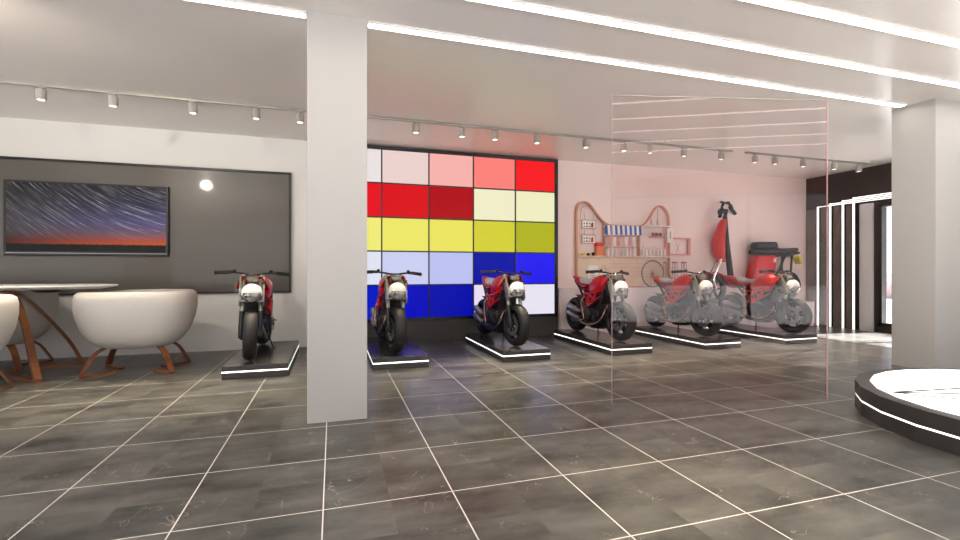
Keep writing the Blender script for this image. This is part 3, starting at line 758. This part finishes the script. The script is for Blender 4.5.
# hanging cards
for z, l in ((1.885, 'upper white framed card hanging under the rack arch'), (1.62, 'lower white framed card with red sticker under the rack arch')):
    t = at('framed_card', 4.37, z, 7.45, l, 'card', 'framed cards in the rack arch')
    bm = B(); box(bm, -.145, .145, -.008, .008, 0, .165, .003); obj('frame', bm, M['rackwood'], t)
    bm = B(); box(bm, -.13, .13, -.011, -.008, .015, .15); obj('sheet', bm, M['frost'], t, False)
    bm = B()
    for k in range(4):
        for j in range(2):
            box(bm, -.11+k*.055, -.085+k*.055, -.0125, -.011, .03+j*.055, .05+j*.055+.01*(k % 2))
    obj('printed_marks', bm, M['ink'], t, False)
    bm = B(); box(bm, .04, .085, -.014, -.011, .03, .10); obj('sticker', bm, M['brownitem'] if z > 1.8 else M['redbox'], t, False)
    bm = B()
    for s in (-.09, .09): tube(bm, [(s,0,.165),(s,0,.30)], .003, 6)
    obj('cord', bm, M['ink'], t)
# string of bulbs
t = at('bulb_string', 4.3, 2.2, 7.405, 'string of small white bulbs along the rack arch', 'string lights')
pts = [(4.17,2.05),(4.19,2.2),(4.26,2.29),(4.36,2.27),(4.44,2.18),(4.55,2.05),(4.66,1.95),(4.67,1.8),(4.665,1.6)]
bm = B(); tube(bm, smoothpath([(p[0]-4.3, 0, p[1]-2.2) for p in pts], 4), .003, 6); obj('wire', bm, M['ink'], t)
for p in pts:
    bm = B(); ball(bm, (p[0]-4.3, 0, p[1]-2.2-.015), (.014,.014,.016), 10, 8); obj('bulb', bm, M['glassware'], t)
# box and bag
t = at('gift_box', 4.57, 1.405, 7.435, 'orange box with red lid on the rack shelf', 'box')
bm = B(); box(bm, -.07, .07, -.045, .045, 0, .17, .003); obj('body', bm, M['orange'], t)
bm = B(); box(bm, -.072, .072, -.047, .047, .17, .24, .003); obj('lid', bm, M['redbox'], t)
bm = B(); lathe(bm, [(.24,.022),(.265,.022),(.27,.012),(.285,.010)], (0,0,0), 'Z', 14); obj('knob', bm, M['white'], t)
for x, w, h, l in ((4.47,.10,.27,'white poster leaning on the lower rack panel'), (4.69,.07,.19,'small white card on a cord beside the leaning poster')):
    t = at('poster', x, .86 if w > .09 else .90, 7.471, l, 'poster')
    bm = B(); box(bm, -w, w, -.008, 0, 0, h+.10 if w > .09 else h, .002); obj('sheet', bm, M['frost'], t)
    bm = B()
    for k in range(5 if w > .09 else 2): box(bm, -w*.6, w*.5-.01*k, -.0095, -.008, .12+.035*k, .128+.035*k)
    obj('text_lines', bm, M['ink'], t, False)
    if w < .09:
        bm = B(); tube(bm, smoothpath([(-.045,-.004,h),(-.03,-.004,h+.13),(.03,-.004,h+.13),(.045,-.004,h)], 4), .004, 6); obj('cord', bm, M['rackwood'], t)
# jars and bottles on the rack shelf
items = [(4.24,.05,.035,M['yellow'],'yellow'),(4.34,.045,.03,M['ink'],'black'),(4.44,.06,.03,M['black'],'dark')]
for x, h, r, m_, c in items:
    bm = B(); lathe(bm, [(0,r*.9),(h*.7,r),(h,r*.6)], (x,7.415,1.4055), 'Z', 14); tag(obj('jar', bm, m_), 'small %s pot on the rack shelf under the framed cards' % c, 'pot', 'small pots on the rack shelf')
bot = None
for k, x in enumerate((4.76,4.84,4.92,5.06,5.14,5.22,5.30,5.50,5.58,5.66,5.74,5.82,5.90,5.98)):
    h = (.15,.17,.14)[k % 3]
    if bot is None:
        bot = empty('bottle', (x, 7.425, 1.405)); bm = B(); lathe(bm, [(0,.020),(.10,.022),(.12,.010),(.15,.009)], (0,0,0), 'Z', 12); obj('body', bm, M['glassware'], bot)
        bm = B(); lathe(bm, [(.15,.011),(.165,.011)], (0,0,0), 'Z', 12); obj('cap', bm, M['rosefr'], bot); o = bot
    else: o = copy_tree(bot)
    o.location = (x, 7.425, 1.4055); o.scale = (1,1,h/.15)
    tag(o, 'small frosted bottle under the striped awning, on the rack shelf' if x < 5.4 else 'small frosted bottle on the rack shelf right of the awning', 'bottle', 'bottles under the awning' if x < 5.4 else 'bottles right of the awning')
garm = None
for k, x in enumerate((4.78,4.87,4.96,5.12,5.20,5.28)):
    bm = B(); box(bm, x-.028, x+.028, 7.400, 7.415, 1.59, 1.755, .004)
    tag(obj('packet', bm, M['frost'] if k % 2 else M['rosefr']), ('pink' if k % 2 == 0 else 'white')+' slim packet hanging below the striped awning', 'packet', ('pink' if k % 2 == 0 else 'white')+' packets below the awning')
# bicycle wheel
t = at('bicycle_wheel', 5.645, .829, 7.29+.05, 'thin grey bicycle wheel leaning on the lower rack panel', 'bicycle wheel')
bm = B(); lathe(bm, [(-.012,.235),(0,.252),(.012,.235),(0,.228)], (0,0,.253), 'Y', 40, closed=True); obj('tyre', bm, M['grey_rubber'], t)
bm = B(); lathe(bm, [(-.02,.016),(.02,.016)], (0,0,.253), 'Y', 12)
for k in range(18): a = 2*PI*k/18; tube(bm, [(0,0,.253),(math.cos(a)*.23,0,.253+math.sin(a)*.23)], .0025, 5)
obj('spokes', bm, M['steel'], t)
# stools
st = None
for x, y, l in ((5.965,7.375,'tall thin metal stool next to the bicycle wheel'), (6.165,7.375,'tall thin metal stool in the middle of three'), (6.37,7.375,'tall thin metal stool farthest from the bicycle wheel')):
    if st is None:
        st = empty('bar_stool', (x,y,.825))
        bm = B(); lathe(bm, [(.455,.062),(.46,.066),(.475,.066),(.48,.060)], (0,0,0), 'Z', 20); obj('seat', bm, M['stool'], st)
        for a in (45,135,225,315):
            c_, s_ = math.cos(math.radians(a)), math.sin(math.radians(a))
            bm = B(); tube(bm, [(c_*.05,s_*.045,.455),(c_*.08,s_*.060,0)], .007, 6); obj('leg', bm, M['stool'], st)
        bm = B(); pts = [(math.cos(2*PI*k/16)*.07, math.sin(2*PI*k/16)*.054, .17) for k in range(16)]; tube(bm, pts, .005, 6, closed=True); obj('foot_ring', bm, M['stool'], st); o = st
    else: o = copy_tree(st)
    o.location = (x, y, .8255); o.scale = (.85,.72,1); tag(o, l, 'stool', 'thin stools beside the rack')
# niche on the wall, right of the awning
t = at('wall_niche', 6.30, 1.43, 7.5, 'shallow rose-edged wall niche behind the hanging white sign', 'wall niche')
bm = B(); w, h = .28, .34
box(bm, -w, w, -.07, 0, h-.03, h); box(bm, -w, w, -.07, 0, 0, .03); box(bm, -w, -w+.03, -.07, 0, .03, h-.03); box(bm, w-.05, w, -.07, 0, .03, h-.03); obj('frame', bm, M['rosefr'], t, False)
bm = B(); box(bm, -w+.03, w-.05, -.01, 0, .03, h-.03); obj('back', bm, M['pinklow'], t, False)
bm = B(); tube(bm, [(-.03,-.03,.04),(.07,-.03,.24)], .004, 6); tube(bm, [(.07,-.03,.04),(-.03,-.03,.24)], .004, 6); obj('crossed_bars', bm, M['rosefr'], t)
# floating shelf with things
bm = B(); box(bm, 5.56, 6.08, 7.36, 7.5, 1.955, 1.98, .003); tag(obj('wall_shelf', bm, M['frost']), 'pale floating shelf inside the right ear of the rack', 'shelf')
for x in (5.66, 5.80):
    bm = B(); tube(bm, [(x-.03,7.41,1.982),(x,7.41,2.09),(x+.03,7.41,1.982)], .006, 6); tube(bm, [(x,7.41,2.085),(x,7.41,2.30 if x > 5.7 else 2.20)], .004, 6)
    tag(obj('pendant_ornament', bm, M['brownitem']), 'thin brown hanging ornament over the floating shelf, %s' % ('nearer the awning' if x < 5.7 else 'on the longer cord'), 'ornament', 'brown ornaments over the shelf')
for x in (5.72, 5.80, 5.88):
    bm = B(); lathe(bm, [(0,.03),(.05,.033),(.07,.02)], (x,7.43,1.78), 'Z', 14); tag(obj('clay_pot', bm, M['brownitem']), 'small brown pot on the thin bracket beside the hanging sign', 'pot', 'brown pots beside the sign')
bm = B(); box(bm, 5.66, 5.94, 7.38, 7.5, 1.765, 1.779); tag(obj('wall_bracket', bm, M['rosefr'], None, False), 'thin rose bracket shelf below the floating shelf', 'shelf')
t = at('hanging_sign', 6.02, 1.66, 7.33, 'white upright sign hanging at the right of the rack', 'sign')
bm = B(); box(bm, -.06, .06, -.006, .006, 0, .27, .003); obj('board', bm, M['frost'], t)
bm = B()
for k in range(4): box(bm, -.012, .012, -.0075, -.006, .08+k*.035, .10+k*.035)
obj('lettering', bm, M['ink'], t, False)

# ------------------------------------------------------------------ red scooter on a pink plinth
bm = B(); box(bm, 6.70, 9.45, 7.17, 7.495, 0, .50, .006); tag(obj('display_plinth', bm, M['pinklow'], None, False), 'long low pink plinth against the wall carrying the red scooter', 'plinth')
t = empty('scooter', (8.0, 7.33, .50), 0, 'red electric scooter with tall stem and black seat, facing left above the platforms', 'scooter')
def Q(x, z, y=0): return (x-8.0, y, z-.50)
for nm_, x in (('front_wheel', 7.02), ('rear_wheel', 8.86)):
    cen = Q(x, .79); bm = B()
    lathe(bm, [(-.035,.20),(0,.19),(.035,.20),(.035,.215),(-.035,.215)], cen, 'Y', 36, closed=True); lathe(bm, [(-.05,.03),(-.05,.045),(.05,.045),(.05,.03)], cen, 'Y', 16)
    for k in range(6): a = 2*PI*k/6; tube(bm, [cen, (cen[0]+math.cos(a)*.2, 0, cen[2]+math.sin(a)*.2)], 1, flat=(.02,.015), up=(0,1,0))
    w_ = obj(nm_, bm, M['rim'], t)
    bm = B(); lathe(bm, [(-.045,.215),(-.05,.25),(-.03,.283),(0,.29),(.03,.283),(.05,.25),(.045,.215)], cen, 'Y', 40, closed=True); obj('tyre', bm, M['tyre'], w_)
# stem: black rear spine, red shield
bm = B(); tube(bm, [Q(7.30,2.20), Q(7.34,1.70), Q(7.46,.93)], [.045,.055,.06], 12); obj('stem_spine', bm, M['black'], t)
bm = B()
loft(bm, [(2.14-.5,7.27-8,0,.04,.05,2.5),(2.05-.5,7.24-8,0,.07,.08,2.5),(1.85-.5,7.17-8,0,.085,.11,2.5),(1.65-.5,7.14-8,0,.10,.13,2.5),(1.45-.5,7.16-8,0,.085,.12,2.5),(1.30-.5,7.20-8,0,.06,.09,2.5)], 'z', 24)
obj('front_shield', bm, M['red'], t, angle=60)
bm = B()
for s in (-1, 1): tube(bm, smoothpath([Q(7.18,1.42,s*.06), Q(7.06,1.20,s*.07), Q(6.96,.98,s*.07), Q(7.02,.79,s*.07)], 5), [.03,.022], 10)
obj('front_fork', bm, M['chrome'], t)
bm = B(); pr = [Q(7.02+math.cos(a)*.32, .79+math.sin(a)*.32) for a in [math.radians(20+k*14) for k in range(11)]]
tube(bm, pr, 1, flat=(.06,.008)); obj('front_fender', bm, M['red'], t)
# handlebar
bm = B(); tube(bm, [Q(7.30,2.18), Q(7.34,2.33)], .035, 12)
tube(bm, smoothpath([Q(7.10,2.27,-.10), Q(7.18,2.42,-.08), Q(7.34,2.46,0), Q(7.50,2.42,.04), Q(7.58,2.30,.08)], 5), .022, 10)
hb = obj('handlebar', bm, M['black'], t)
for a, b_ in ((Q(7.12,2.30,-.10), Q(7.06,2.16,-.12)), (Q(7.48,2.40,.06), Q(7.66,2.27,.10))):
    bm = B(); tube(bm, [a, b_], .034, 12); obj('grip', bm, M['grip'], hb)
for x in (7.27, 7.42):
    bm = B(); tube(bm, [Q(x,2.40), Q(x-.03,2.47)], .012, 8); ball(bm, Q(x-.04,2.475), (.045,.03,.018), 12, 8); obj('mirror', bm, M['black'], hb)
bm = B(); ball(bm, Q(7.22,2.30), (.06,.07,.06), 16, 12); lathe(bm, [(-.01,.0),(0,.05),(.01,.0)], Q(7.17,2.28), 'X', 16); obj('headlamp', bm, M['black'], hb)
# floorboard, body
bm = B(); loft(bm, [(7.36-8,0,.93-.5,.10,.06,3),(7.5-8,0,.86-.5,.13,.06,3),(7.9-8,0,.84-.5,.14,.06,3),(8.1-8,0,.90-.5,.12,.07,3)], 'x', 20); obj('floorboard', bm, M['red'], t, angle=60)
bm = B(); prism(bm, [Q(8.04,1.44)[::2], Q(8.50,1.44)[::2], Q(8.54,1.38)[::2], Q(8.44,.98)[::2], Q(8.36,.92)[::2], Q(7.95,.92)[::2], Q(7.90,1.0)[::2]], 'Y', -.10, .10, .03)
bd = obj('battery_body', bm, M['red'], t); bd['label'] = 'red body box with white letter H'
bm = B(); hx, hz = 8.42-8, 1.30-.5
box(bm, hx, hx+.018, -.106, -.0995, hz, hz+.09); box(bm, hx+.05, hx+.068, -.106, -.0995, hz, hz+.09); box(bm, hx, hx+.068, -.106, -.0995, hz+.036, hz+.054); obj('letter_mark', bm, M['white'], bd, False)
bm = B()
for s in (-1, 1):
    tube(bm, smoothpath([Q(8.40,.95,s*.11), Q(8.55,1.15,s*.12), Q(8.68,1.40,s*.12), Q(8.82,1.45,s*.12), Q(9.10,1.50,s*.10)], 4), .025, 10)
    tube(bm, [Q(8.40,.95,s*.10), Q(8.86,.79,s*.09)], .03, 10)
    tube(bm, [Q(8.86,.79,s*.09), Q(8.90,1.46,s*.11)], .02, 8)
obj('rear_frame', bm, M['black'], t)
bm = B(); loft(bm, [(7.98-8,0,1.50-.5,.09,.03,3),(8.05-8,0,1.52-.5,.13,.06,3),(8.4-8,0,1.53-.5,.14,.07,3),(8.8-8,0,1.53-.5,.13,.06,3),(9.08-8,0,1.56-.5,.10,.05,3),(9.14-8,0,1.57-.5,.06,.03,3)], 'x', 20); obj('seat', bm, M['black'], t, angle=60)
bm = B(); loft(bm, [(8.02-8,0,1.62-.5,.07,.05,4),(8.08-8,0,1.64-.5,.12,.07,4),(8.5-8,0,1.65-.5,.12,.07,4),(8.58-8,0,1.63-.5,.07,.05,4)], 'x', 20); obj('cargo_pad', bm, M['black'], t, angle=60)
bm = B(); pr = [Q(8.86+math.cos(a)*.33, .79+math.sin(a)*.33) for a in [math.radians(-5+k*15) for k in range(11)]]
tube(bm, pr, 1, flat=(.07,.010)); obj('rear_fender', bm, M['black'], t)
bm = B(); box(bm, 9.02-8, 9.20-8, -.05, .05, 1.40-.5, 1.44-.5, .01); prism(bm, [(9.12-8,1.42-.5),(9.20-8,1.42-.5),(9.24-8,1.28-.5),(9.20-8,1.27-.5)], 'Y', -.07, .07); obj('yellow_reflection', bm, M['yellow'], t)  # yellow piece modelled in place of a reflection in the glass panel
bm = B(); tube(bm, [Q(8.25,.93,-.10), Q(8.22,.70,-.11), Q(8.22,.51,-.12)], .012, 8); tube(bm, [Q(8.25,.93,.10), Q(8.22,.70,.11), Q(8.22,.51,.12)], .012, 8); obj('stand', bm, M['black'], t)

# ------------------------------------------------------------------ lights, world, camera
spotlamp((2.0, 2.0, HC-.05), (1.8, 1.8, 0), 420, 40, .9, (255,240,200), .06)
spotlamp((4.92, 1.83, HC-.05), (4.92, 1.83, 0), 12, 60, .8, (255,248,240), .08)  # lamp without a fixture, added to brighten the stage top
spotlamp((-2.56, 3.7, HC-.14), (-2.56, 5.6, 0), 110, 170, .5, (255,244,225), .09)
w = bpy.data.worlds.new('sky'); S.world = w; w.use_nodes = True
nt = w.node_tree; bg = nt.nodes['Background']
tc = nt.nodes.new('ShaderNodeTexCoord'); sp_ = nt.nodes.new('ShaderNodeSeparateXYZ'); rp = nt.nodes.new('ShaderNodeValToRGB')
nt.links.new(tc.outputs['Generated'], sp_.inputs[0]); nt.links.new(sp_.outputs[2], rp.inputs[0]); nt.links.new(rp.outputs[0], bg.inputs[0])
rp.color_ramp.elements[0].color = rgba((250,246,242)); rp.color_ramp.elements[1].color = rgba((150,190,240)); rp.color_ramp.elements[1].position = .7
bg.inputs[1].default_value = 1.7
sd = bpy.data.lights.new('sun', 'SUN'); sd.energy = 41; sd.angle = math.radians(1.5); sd.color = (1,.98,.94)
so = bpy.data.objects.new('sun', sd); C.objects.link(so); so.location = (20, 6, 10); so.rotation_euler = Vector((-.62, .10, -.78)).to_track_quat('-Z', 'Y').to_euler()

cd = bpy.data.cameras.new('camera'); cam = bpy.data.objects.new('camera', cd); C.objects.link(cam)
cd.sensor_width = 36; cd.lens = 36*470/960; cd.clip_start = .05
cam.location = (0, 0, 1.15); cam.rotation_euler = (PI/2, 0, -math.radians(17.37))
S.camera = cam
S.view_settings.view_transform = 'Standard'; S.view_settings.look = 'None'; S.view_settings.exposure = 0; S.view_settings.gamma = 1
S.view_settings.use_curve_mapping = False
